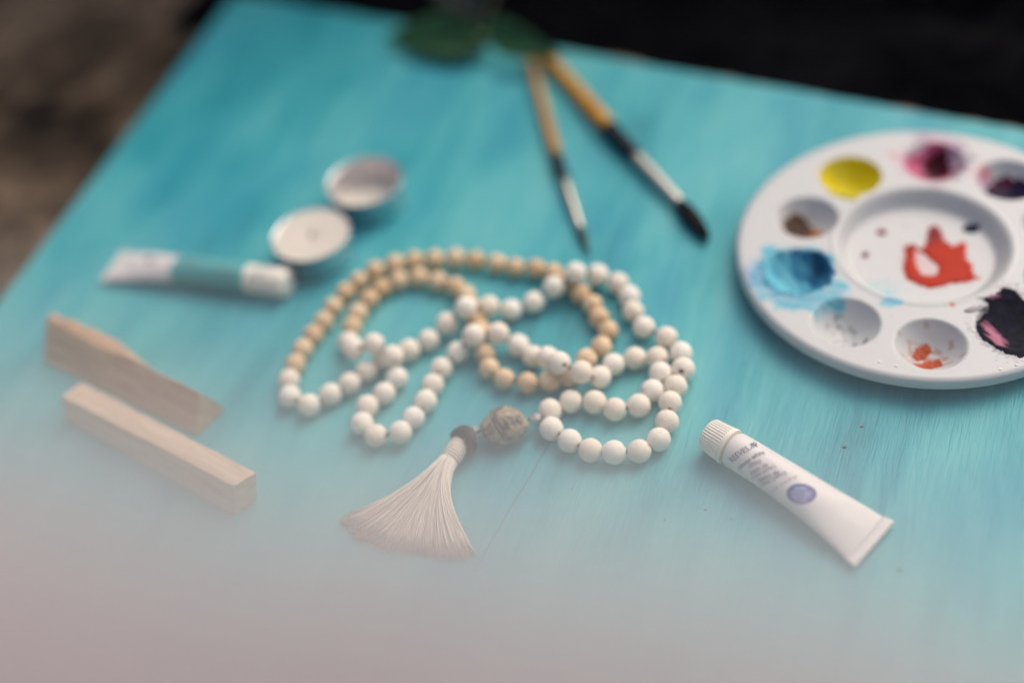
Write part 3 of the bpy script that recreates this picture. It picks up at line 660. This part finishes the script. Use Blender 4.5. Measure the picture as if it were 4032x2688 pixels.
# dim strap leaves growing out of the bed
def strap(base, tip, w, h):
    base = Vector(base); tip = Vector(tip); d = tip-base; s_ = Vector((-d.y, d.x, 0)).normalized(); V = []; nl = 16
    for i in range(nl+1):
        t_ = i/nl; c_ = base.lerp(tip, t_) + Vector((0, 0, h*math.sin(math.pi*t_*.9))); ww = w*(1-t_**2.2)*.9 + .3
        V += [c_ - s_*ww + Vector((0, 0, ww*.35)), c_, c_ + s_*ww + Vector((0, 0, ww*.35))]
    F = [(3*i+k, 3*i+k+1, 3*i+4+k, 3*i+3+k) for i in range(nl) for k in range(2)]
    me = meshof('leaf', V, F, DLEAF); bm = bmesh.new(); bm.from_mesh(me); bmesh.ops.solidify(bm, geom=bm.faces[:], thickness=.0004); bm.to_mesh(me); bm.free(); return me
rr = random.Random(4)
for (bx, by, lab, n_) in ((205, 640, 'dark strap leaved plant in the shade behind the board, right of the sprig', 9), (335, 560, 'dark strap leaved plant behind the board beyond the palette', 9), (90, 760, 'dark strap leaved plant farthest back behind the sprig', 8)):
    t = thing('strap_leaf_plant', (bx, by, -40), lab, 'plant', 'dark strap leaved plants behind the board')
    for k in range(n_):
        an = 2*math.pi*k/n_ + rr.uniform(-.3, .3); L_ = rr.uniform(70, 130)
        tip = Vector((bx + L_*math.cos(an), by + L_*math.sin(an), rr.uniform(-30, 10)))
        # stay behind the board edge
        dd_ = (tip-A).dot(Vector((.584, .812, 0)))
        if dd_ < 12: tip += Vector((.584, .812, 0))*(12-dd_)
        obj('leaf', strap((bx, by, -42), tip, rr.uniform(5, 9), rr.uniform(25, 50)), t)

# broad dark shrub behind the board, mostly out of view, sized to shade it
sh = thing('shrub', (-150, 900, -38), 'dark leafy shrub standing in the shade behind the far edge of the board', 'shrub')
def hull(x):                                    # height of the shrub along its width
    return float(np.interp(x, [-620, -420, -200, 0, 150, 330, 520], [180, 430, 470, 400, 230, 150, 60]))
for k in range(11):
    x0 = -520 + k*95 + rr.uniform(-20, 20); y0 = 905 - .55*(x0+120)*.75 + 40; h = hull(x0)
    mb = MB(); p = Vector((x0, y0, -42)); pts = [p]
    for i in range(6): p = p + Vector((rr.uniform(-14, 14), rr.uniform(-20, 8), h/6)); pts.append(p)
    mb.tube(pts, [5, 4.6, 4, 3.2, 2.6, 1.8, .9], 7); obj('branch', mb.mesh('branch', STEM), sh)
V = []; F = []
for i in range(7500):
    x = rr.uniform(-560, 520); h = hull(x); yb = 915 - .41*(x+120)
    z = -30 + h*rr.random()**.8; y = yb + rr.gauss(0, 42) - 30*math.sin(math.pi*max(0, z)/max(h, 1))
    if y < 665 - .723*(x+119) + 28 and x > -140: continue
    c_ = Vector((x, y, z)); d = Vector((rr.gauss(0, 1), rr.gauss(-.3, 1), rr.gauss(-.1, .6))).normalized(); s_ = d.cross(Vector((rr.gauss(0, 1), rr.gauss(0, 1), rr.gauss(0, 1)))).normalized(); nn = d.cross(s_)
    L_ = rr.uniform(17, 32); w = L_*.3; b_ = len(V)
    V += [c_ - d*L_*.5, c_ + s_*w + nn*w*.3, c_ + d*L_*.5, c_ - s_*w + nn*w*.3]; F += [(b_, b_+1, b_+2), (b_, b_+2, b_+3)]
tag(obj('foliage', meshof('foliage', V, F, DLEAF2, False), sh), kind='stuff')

# ------------------------------------------------------------------ round ten-well palette
PC = np.array([168.06, 339.8]); PR = 72.6; A0 = math.radians(34); WR = 12.9; WC = 50.2; PTOP = 10.2
wells = [(r_*math.cos(math.radians(a_)), r_*math.sin(math.radians(a_))) for a_, r_ in ((29.5, 53), (64, 51.6), (105, 49.5), (143.5, 47.2), (181.5, 51), (218, 53.8), (252, 54.6), (285.5, 53), (320, 52), (354.5, 52))]
def sm(x): x = np.clip(x, 0, 1); return x*x*(3-2*x)
def PH_(x, y):
    x = np.asarray(x, float); y = np.asarray(y, float); r = np.hypot(x, y); z = np.full(x.shape, PTOP)
    z = z - 6.6*sm((33.8-r)/6.2)
    z = z + .35*np.exp(-((r-34.6)/.8)**2)
    for wx, wy in wells:
        d = np.hypot(x-wx, y-wy); k = np.clip(1-(d/WR)**2, 0, 1)
        z = z - 9.0*(k**.95)*sm((WR-d)/1.0+.2)*(d < WR)
    z = z - 1.6*np.clip((r-70.6)/2.0, 0, 2)**2*.55
    return np.maximum(z, .45)
def vnoise(x, y, sc, seed=0):
    sh = np.shape(x); X = np.ravel(x)/sc; Y = np.ravel(y)/sc
    return np.array([noise.noise(Vector((a, b, seed))) for a, b in zip(X, Y)]).reshape(sh)
def sdf(poly, X, Y):
    "signed distance, positive inside"
    X = np.asarray(X, float); Y = np.asarray(Y, float); d = np.full(X.shape, 1e9); ins_ = np.zeros(X.shape, bool); n = len(poly)
    for i in range(n):
        x0, y0 = poly[i]; x1, y1 = poly[(i+1) % n]; ex, ey = x1-x0, y1-y0
        t = np.clip(((X-x0)*ex+(Y-y0)*ey)/(ex*ex+ey*ey+1e-9), 0, 1); d = np.minimum(d, np.hypot(X-x0-t*ex, Y-y0-t*ey))
        c_ = ((y0 > Y) != (y1 > Y)) & (X < (x1-x0)*(Y-y0)/((y1-y0) if abs(y1-y0) > 1e-9 else 1e-9)+x0); ins_ ^= c_
    return np.where(ins_, d, -d)
WASH = [(-69.6, 10.0), (-60.5, 17.6), (-49.5, 15.5), (-39.3, 11.2), (-34.1, 3.8), (-35.5, -9.1), (-33.1, -19.5), (-37.7, -24.5), (-44.6, -27.7), (-53.2, -27.3), (-63.3, -22.3), (-69.8, -14.2), (-73.3, -5.6)]
POLY = {'RED': [(-3.9, 6.6), (-0.4, 6.7), (1.2, 2.7), (4.4, 5.2), (9.1, 14.3), (11.6, 14.7), (12.9, 12.0), (11.8, 6.4), (13.6, 1.2), (18.5, 2.0), (18.7, -0.3), (15.9, -6.3), (16.2, -10.9), (14.8, -17.1), (16.7, -18.7), (10.6, -19.1), (3.4, -18.6), (-2.7, -19.0), (-6.6, -15.6), (-9.8, -12.0), (-8.8, -4.5), (-6.2, 0.4)], 'PINK': [(11.3, 49.4), (15.0, 54.4), (20, 57), (27, 59.5), (31.2, 56.5), (31.5, 50), (30.5, 44), (27.4, 38.3), (20.6, 36.0), (13.5, 38.3), (10.6, 43.1)], 'BROWN': [(-46.4, 33.2), (-40.8, 37.5), (-36.3, 35.1), (-34.7, 29.5), (-32.0, 22.4), (-36.7, 18.4), (-44.1, 18.1), (-48.6, 23.7)], 'BLACK': [(1.2, -49.0), (6.4, -43.2), (11.1, -41.0), (9.5, -35.2), (14.9, -34.6), (19.7, -31.9), (22.7, -34.6), (23.8, -40.8), (26.2, -43.5), (27.5, -50.9), (24.8, -59.9), (17.3, -66.4), (10.9, -66.5), (6.7, -63.5), (4.1, -60.4), (2.7, -57.2), (1.3, -53.9)]}
# body: polar grid
rad = list(np.linspace(0.001, 71.0, 150)) + [71.6, 72.1, 72.5]; NS = 420
XY = np.array([(r*math.cos(2*math.pi*k/NS), r*math.sin(2*math.pi*k/NS)) for r in rad for k in range(NS)])
Z = PH_(XY[:, 0], XY[:, 1]); V = [(x, y, z) for (x, y), z in zip(XY, Z)]
nr0 = len(rad)
for r, z in ((72.7, 9.0), (72.85, 7.8), (73.1, 6.1), (72.95, 5.85), (72.3, 5.9), (71.9, 8.6)):
    V += [(r*math.cos(2*math.pi*k/NS), r*math.sin(2*math.pi*k/NS), z) for k in range(NS)]
for r in list(np.linspace(71, 1, 60)):            # underside follows the wells
    xs = np.array([r*math.cos(2*math.pi*k/NS) for k in range(NS)]); ys = np.array([r*math.sin(2*math.pi*k/NS) for k in range(NS)])
    zz = np.maximum(PH_(xs, ys)-1.1, 0.02) if r < 70 else np.full(NS, 9.2)
    V += list(zip(xs, ys, zz))
nr_ = len(V)//NS
F = [(i*NS+k, i*NS+(k+1) % NS, (i+1)*NS+(k+1) % NS, (i+1)*NS+k) for i in range(nr_-1) for k in range(NS)]
X, Y = XY[:, 0], XY[:, 1]
white = np.array(g(200, 201, 200)); COL = np.tile(white, (len(V), 1))
def blend(mask, c):
    m_ = np.clip(mask, 0, 1)[:, None]; COL[:len(X)] = COL[:len(X)]*(1-m_) + np.array(c)*m_
nA = vnoise(X, Y, 5.5, 1); nB = vnoise(X, Y, 1.8, 2); nC = vnoise(X, Y, .8, 3)
w_ = sdf(WASH, X, Y); blend(sm((w_ + 3*nA + 1.5*nB)/4)*(.62+.5*nA+.4*nB), g(84, 186, 202)); 
st_ = vnoise(X*.5+Y*.9, Y*.12, 1.2, 8); blend(sm((w_ - 1 + 3*nA)/6)*np.clip(.45+.9*st_, 0, .9), g(30, 150, 184))
rl = np.hypot(X+68, Y-1); blend(np.clip(1-rl/8, 0, 1)*(.7+nB), g(60, 140, 196))
# smears across the centre dish
d_ = np.hypot((X+21)/9, (Y+15)/8); blend(sm(1.2-d_)*np.clip(.35+1.3*nB+.6*nA, 0, .75), g(120, 198, 208))
d_ = np.hypot((X+22.5)/5.0, (Y+27.5)/3.0); blend(sm((1.25-d_)*1.6+nB*.9)*np.clip(.85+nC, 0, 1), g(70, 176, 204))
# pink and purple washes round the far wells
for cx, cy, r, c_, k in ((8.5, 55.6, 2.8, g(214, 120, 128), .8), (17, 46, 9, g(200, 96, 130), .45), (41, 35.8, 3.4, g(222, 90, 84), .85), (37.5, 33, 6, g(214, 140, 160), .5), (44, 26, 11, g(150, 110, 160), .5),
                         (30, 60, 9, g(170, 150, 170), .45), (19, 33, 6, g(170, 130, 150), .4), (27, 34, 4, g(120, 110, 130), .5), (-2, -35.4, 1.5, g(196, 120, 70), .9), (-4, -32.0, .9, g(150, 140, 120), .7), (1, 18, 2, g(190, 180, 170), .5), (34, 52, 7, g(150, 110, 150), .7), (12, 52, 5, g(206, 120, 150), .6), (33, 40, 5, g(150, 110, 140), .7), (24, 63, 5, g(140, 110, 140), .55), (38, 44, 3, g(100, 80, 120), .7), (27, 35.5, 3, g(110, 80, 120), .8), (31, 37, 2, g(90, 90, 130), .7)):
    d = np.hypot(X-cx, Y-cy)/r; blend(sm((1-d)*1.6 + .7*nB)*k*(1+.6*nB), c_)
for poly_, c_, wd in (('BLACK', g(90, 80, 110), 2.6), ('RED', g(216, 120, 110), 1.5), ('PINK', g(206, 130, 160), 4.0), ('BROWN', g(170, 140, 110), 2.4)):
    q_ = POLY[poly_]; e_ = sdf(q_, X, Y); blend(sm((e_/wd + 1 + 1.6*nB + 1.2*nC))*np.clip(.30+.9*nC+.5*nA, 0, .75)*(e_ > -wd*2), c_)
# grey well: soot streaks; fine spatter everywhere
wx, wy = wells[5]
for ox, oy, a_, l_, w2, k in ((0, -9, .8, 3.6, 1.1, .95), (5.2, -7.5, .85, 3.4, .8, .9), (-6, -7.5, 1.1, 2.4, 1.3, .6), (-9, -4, .3, 2, .9, .35)):
    dx, dy = X-wx-ox, Y-wy-oy; u_ = dx*math.cos(a_)+dy*math.sin(a_); v_ = -dx*math.sin(a_)+dy*math.cos(a_); blend(sm((1-np.hypot(u_/l_, v_/w2))*2 + .8*nC)*k, g(58, 56, 62))
rs = np.random.default_rng(5)
for wi, cnt, c_, sp_ in ((6, 60, g(176, 140, 120), 9), (5, 25, g(130, 130, 130), 9), (6, 16, g(186, 84, 40), 5)):
    wx, wy = wells[wi]
    for _ in range(cnt):
        cx, cy = wx+rs.normal()*sp_*.55, wy+rs.normal()*sp_*.55 - 1; r = rs.uniform(.25, .6); d = np.hypot(X-cx, Y-cy); sel = d < r*2; COL[:len(X)][sel] = COL[:len(X)][sel]*.45 + np.array(c_)*.55
for _ in range(60):
    a_ = rs.uniform(0, 6.28); r0 = rs.uniform(5, 70); cx, cy = r0*math.cos(a_), r0*math.sin(a_); d = np.hypot(X-cx, Y-cy); sel = d < rs.uniform(.3, .6); COL[:len(X)][sel] = COL[:len(X)][sel]*.6 + np.array(g(150, 140, 130))*.4
def colmat(name, rough, spec=.5, bumpy=0):
    m = Mat(name, rough=rough, spec=spec); a = m.n.new('ShaderNodeAttribute'); a.attribute_name = 'paint'; m.color(a.outputs['Color'])
    if bumpy: m.bump(m.noise(m.coord(), 500, 4), .0003, bumpy)
    return m.m
def setcol(me, C_):
    at = me.color_attributes.new('paint', 'FLOAT_COLOR', 'POINT'); at.data.foreach_set('color', np.c_[C_, np.ones(len(C_))].ravel().astype('f'))
pal = thing('paint_palette', (PC[0], PC[1], 0), 'round white plastic palette with ten wells, stained with yellow, blue, red and black paint', 'palette')
me = meshof('palette_plate', V, F, colmat('palette_plastic', .38, .45)); setcol(me, COL); obj('palette_plate', me, pal, loc=(PC[0], PC[1], 0))
def paint(name, field, colf, thick, bounds, mat, step=.42, ramp_=1.6, rise=None):
    "a film of real thickness over the plate wherever field(x, y) > 0"
    x0, x1, y0, y1 = bounds; xs = np.arange(x0, x1, step); ys = np.arange(y0, y1, step); GX, GY = np.meshgrid(xs, ys)
    ok_r = np.hypot(GX, GY) < 72
    f_ = field(GX, GY); f_ = np.where(ok_r, f_, -1); H = PH_(GX, GY)
    Z = H + .22 + thick*sm(f_/ramp_)*(1 + .35*vnoise(GX, GY, 2.2, 9))
    if rise is not None: Z = rise(GX, GY, f_, Z)
    Z = np.where(f_ > 0, Z, H - .3)
    nx_, ny_ = len(xs), len(ys); on = f_ > -step
    idx = -np.ones(GX.shape, int); V = []; cc = []
    C_ = colf(GX, GY, f_)
    F = []
    for j in range(ny_-1):
        for i in range(nx_-1):
            q = ((j, i), (j, i+1), (j+1, i+1), (j+1, i))
            if sum(f_[a] > 0 for a in q) >= 1:
                ff = []
                for a in q:
                    if idx[a] < 0: idx[a] = len(V); V.append((GX[a], GY[a], Z[a])); cc.append(C_[a])
                    ff.append(idx[a])
                F.append(tuple(ff))
    me = meshof(name, V, F, mat); setcol(me, np.array(cc)); return obj(name, me, pal, loc=(PC[0], PC[1], 0))
def mixc(c1, c2, k): k = np.clip(k, 0, 1)[..., None]; return np.array(c1)*(1-k) + np.array(c2)*k
WET = colmat('wet_paint', .45, .10); DRY = colmat('dry_paint', .6, .2, .5); MATT = colmat('matt_paint', .85, .03, .6)
RED = POLY['RED']
HOLE = [(-0.9, 3.3), (1.7, 0.2), (2.6, -3.4), (4.4, -8.5), (2.2, -12.2), (-1.1, -12.9), (-3.7, -9.9), (-4.0, -4.8)]
paint('red_paint', lambda x, y: np.minimum(sdf(RED, x, y), -sdf(HOLE, x, y)) + .9*vnoise(x, y, 1.9, 4) + .7*vnoise(x, y, .7, 24) + .2,
      lambda x, y, f_: mixc(mixc(g(186, 46, 16), g(136, 40, 40), sm((y-0)/9)), g(206, 110, 130), sm((.75-f_)*1.5)*sm((vnoise(x, y, 3, 12)+.12)*4)*.8), .5, (-14, 22, -23, 18), WET)
wx, wy = wells[2]
paint('yellow_paint', lambda x, y: np.maximum(WR+.1-np.hypot(x-wells[2][0], y-wells[2][1]), sdf([(-26, 40), (-9, 38), (-15.8, 32.0), (-19, 33.5)], x, y)) + .15*vnoise(x, y, 3, 4),
      lambda x, y, f_: mixc(g(214, 192, 10), g(200, 190, 60), .3+vnoise(x, y, 6, 5)), .35, (-32, 4, 28, 64), WET)
BLUE = [(-64.0, 8.2), (-57.9, 12.0), (-47.1, 10.2), (-38.2, 6.6), (-36.6, 0.7), (-37.5, -7.7), (-42.1, -12.6), (-49.6, -14.6), (-57.2, -14.4), (-63.3, -10.8), (-65.8, -4.1)]
def bluec(x, y, f_):
    s_ = vnoise(x+.2*y, y*.25, 1.8, 6); k = sm((x+58)/18)
    c_ = mixc(g(110, 190, 208), g(16, 104, 150), k+.9*s_); 
    c_ = c_*(1-sm((x+49+2*s_)/7)[..., None]*.55) + np.array(g(10, 84, 120))*sm((x+49+2*s_)/7)[..., None]*.55
    kk = sm((np.abs(x+41.5)<2.6)*.0 + (1-np.hypot((x+41.5)/3.2, (y-1)/7.5))*2)[..., None]
    return c_*(1-kk*.8) + np.array(g(8, 52, 84))*kk*.8
paint('blue_paint', lambda x, y: sdf(BLUE, x, y) + 1.6*vnoise(x, y, 2.5, 7) + .6*vnoise(x, y, .8, 17), bluec, .35, (-70, -32, -19, 17), WET)
BROWN = POLY['BROWN']
paint('brown_paint', lambda x, y: sdf(BROWN, x, y) + .7*vnoise(x, y, 2, 8), lambda x, y, f_: mixc(mixc(g(88, 60, 40), g(60, 44, 40), .5+1.3*vnoise(x, y, 2.5, 3)), g(160, 96, 40), sm((x+38.5-(y-24)*.3)/3)), .4, (-50, -32, 17, 37), DRY)
OR = [[(-22.4, -50.4), (-19.6, -46.6), (-14.6, -45.6), (-14.4, -48.8), (-18.0, -51.6), (-21.4, -52.4)], [(-24.2, -54.6), (-18.2, -52.9), (-13.0, -53.2), (-13.4, -57.6), (-19, -58.6), (-22.3, -57.5)]]
paint('orange_paint', lambda x, y: np.maximum(sdf(OR[0], x, y), sdf(OR[1], x, y)) + .7*vnoise(x, y, 1.3, 9), lambda x, y, f_: mixc(g(196, 82, 28), g(150, 56, 30), .5+1.2*vnoise(x, y, 1.5, 3)), .4, (-26, -11, -60, -45), DRY, step=.3)
PINK = POLY['PINK']
def pinkc(x, y, f_):
    c_ = mixc(g(208, 124, 152), g(176, 60, 96), .5+1.2*vnoise(x, y, 4, 3)); d = np.hypot((x-27)/7.6, (y-49)/8.2); return mixc2(c_, g(66, 20, 30), sm((1.1-d)*2.2+.6*vnoise(x, y, 3, 2)))
def mixc2(c1, c2, k): k = np.clip(k, 0, 1)[..., None]; return c1*(1-k) + np.array(c2)*k
paint('maroon_paint', lambda x, y: sdf(PINK, x, y) + 1.2*vnoise(x, y, 2.5, 11), pinkc, .4, (5, 40, 32, 63), WET)
wx7, wy7 = wells[0]
paint('navy_paint', lambda x, y: np.minimum(9.0-np.hypot((x-wx7-1), (y-wy7+1)), WR-np.hypot(x-wx7, y-wy7)) + 1.5*vnoise(x, y, 3, 13), lambda x, y, f_: mixc(g(34, 28, 58), g(80, 30, 56), sm((y-wy7)/6+.3*vnoise(x, y, 3, 2))), .4, (wx7-14, wx7+14, wy7-14, wy7+14), WET)
BLACK = POLY['BLACK']
def blackc(x, y, f_):
    c_ = mixc(g(14, 12, 22), g(28, 26, 46), .4+1.3*vnoise(x, y, 2.5, 3)); 
    s_ = vnoise((x+.5*y), y*.3, 1.5, 6); k = sm((1-np.hypot((x-6.5-(y+55)*-.15)/3.0, (y+54)/8.5))*1.8+1.1*s_); c_ = mixc2(c_, g(186, 120, 142), k)
    k = sm((1-np.hypot((x-13.5)/3.2, (y+36)/1.7))*1.6+.5*s_); return mixc2(c_, g(150, 96, 124), k*.8)
paint('black_paint', lambda x, y: sdf(BLACK, x, y) + 1.0*vnoise(x, y, 1.6, 14) + .5*vnoise(x, y, .7, 15), blackc, .9, (-3, 32, -70, -28), MATT, ramp_=1.2,
      rise=lambda x, y, f_, Z: np.where(f_ > 0, np.maximum(Z, PTOP-2.2*sm((f_-3)/7)+.35*vnoise(x, y, 3.5, 4)+.3), Z))
paint('grey_smear', lambda x, y: 1-np.hypot((x-4.8)/4.2, (y+39.8)/1.3) + .25*vnoise(x, y, 1.2, 5), lambda x, y, f_: mixc(g(170, 164, 168), g(96, 92, 100), sm(1-f_*2)), .15, (-1, 11, -43, -36), DRY, step=.3)
for nm, cx, cy, r, c_ in (('red_drop', -9.8, 17.2, 2.1, g(128, 40, 52)), ('red_drop', -20.5, 6.3, 1.7, g(136, 44, 46)), ('navy_drop', 24.4, 9.0, 3.2, g(26, 28, 60))):
    paint(nm, lambda x, y: r-np.hypot((x-cx), (y-cy)*1.1) + .5*vnoise(x, y, 1.5, cx), lambda x, y, f_: mixc(c_, c_, f_*0), .45, (cx-5, cx+5, cy-5, cy+5), WET, step=.3)
for cx, cy in ((-37.5, -55.5), (-32.5, -59.0), (1.5, -70.0), (7.6, -69.6)):
    mb = MB(); mb.blob((0, 0, 0), (.6, .6, .22), 12, 6); obj('mould_pip', mb.mesh('mould_pip', bpy.data.materials['cream_cap_plastic']), pal, loc=(PC[0]+cx, PC[1]+cy, float(PH_(cx, cy))+.05))

# ------------------------------------------------------------------ pale veil volume, added in place of a blurred object near the lens
SX0, SX1, SY0, SY1, SZ0, SZ1 = -420, 330, -90, 520, .6, 150
me = meshof('blur_veil', [(x, y, z) for x in (SX0, SX1) for y in (SY0, SY1) for z in (SZ0, SZ1)], [(0, 1, 3, 2), (4, 6, 7, 5), (0, 4, 5, 1), (2, 3, 7, 6), (1, 5, 7, 3), (0, 2, 6, 4)], None, False)
sm_ = bpy.data.materials.new('blur_veil'); sm_.use_nodes = True; N_ = sm_.node_tree.nodes; L_ = sm_.node_tree.links; N_.clear()
out = N_.new('ShaderNodeOutputMaterial'); pv = N_.new('ShaderNodeVolumePrincipled'); L_.new(pv.outputs[0], out.inputs['Volume'])
pv.inputs['Color'].default_value = (.86, .79, .81, 1); pv.inputs['Anisotropy'].default_value = 0.0
tc = N_.new('ShaderNodeTexCoord')
def M_(op, a, b=None, clamp=False):
    x = N_.new('ShaderNodeMath'); x.operation = op; x.use_clamp = clamp
    for i, v in ((0, a), (1, b)):
        if v is None: continue
        if isinstance(v, (int, float)): x.inputs[i].default_value = v
        else: L_.new(v, x.inputs[i])
    return x.outputs[0]
dp = N_.new('ShaderNodeVectorMath'); dp.operation = 'DOT_PRODUCT'; L_.new(tc.outputs['Object'], dp.inputs[0]); dp.inputs[1].default_value = (-.44, -.898, 0)
sx = N_.new('ShaderNodeSeparateXYZ'); L_.new(tc.outputs['Object'], sx.inputs[0])
nz = N_.new('ShaderNodeTexNoise'); L_.new(tc.outputs['Object'], nz.inputs['Vector']); nz.inputs['Scale'].default_value = 7; nz.inputs['Detail'].default_value = 2
s = M_('ADD', dp.outputs['Value'], M_('MULTIPLY', M_('SUBTRACT', nz.outputs['Fac'], .5), .09))
# thickens steadily towards the near left, fades out with height
k = M_('DIVIDE', M_('ADD', s, .275), .275, True)
k = M_('POWER', k, 2.9)
cm = N_.new('ShaderNodeMix'); cm.data_type = 'RGBA'; L_.new(M_('MULTIPLY', k, 3.5, True), cm.inputs[0]); cm.inputs[6].default_value = (.87, .84, .83, 1); cm.inputs[7].default_value = (.845, .775, .785, 1)
L_.new(cm.outputs[2], pv.inputs['Color'])
hz = M_('SUBTRACT', 1.0, M_('DIVIDE', sx.outputs['Z'], .150), True)
L_.new(M_('MULTIPLY', M_('MULTIPLY', k, hz), 220.0), pv.inputs['Density'])
me.materials.append(sm_)
tag(obj('blur_veil', me), 'pale pinkish veil over the near left of the board, standing in for a blurred near object', 'blur_veil', kind='stuff')
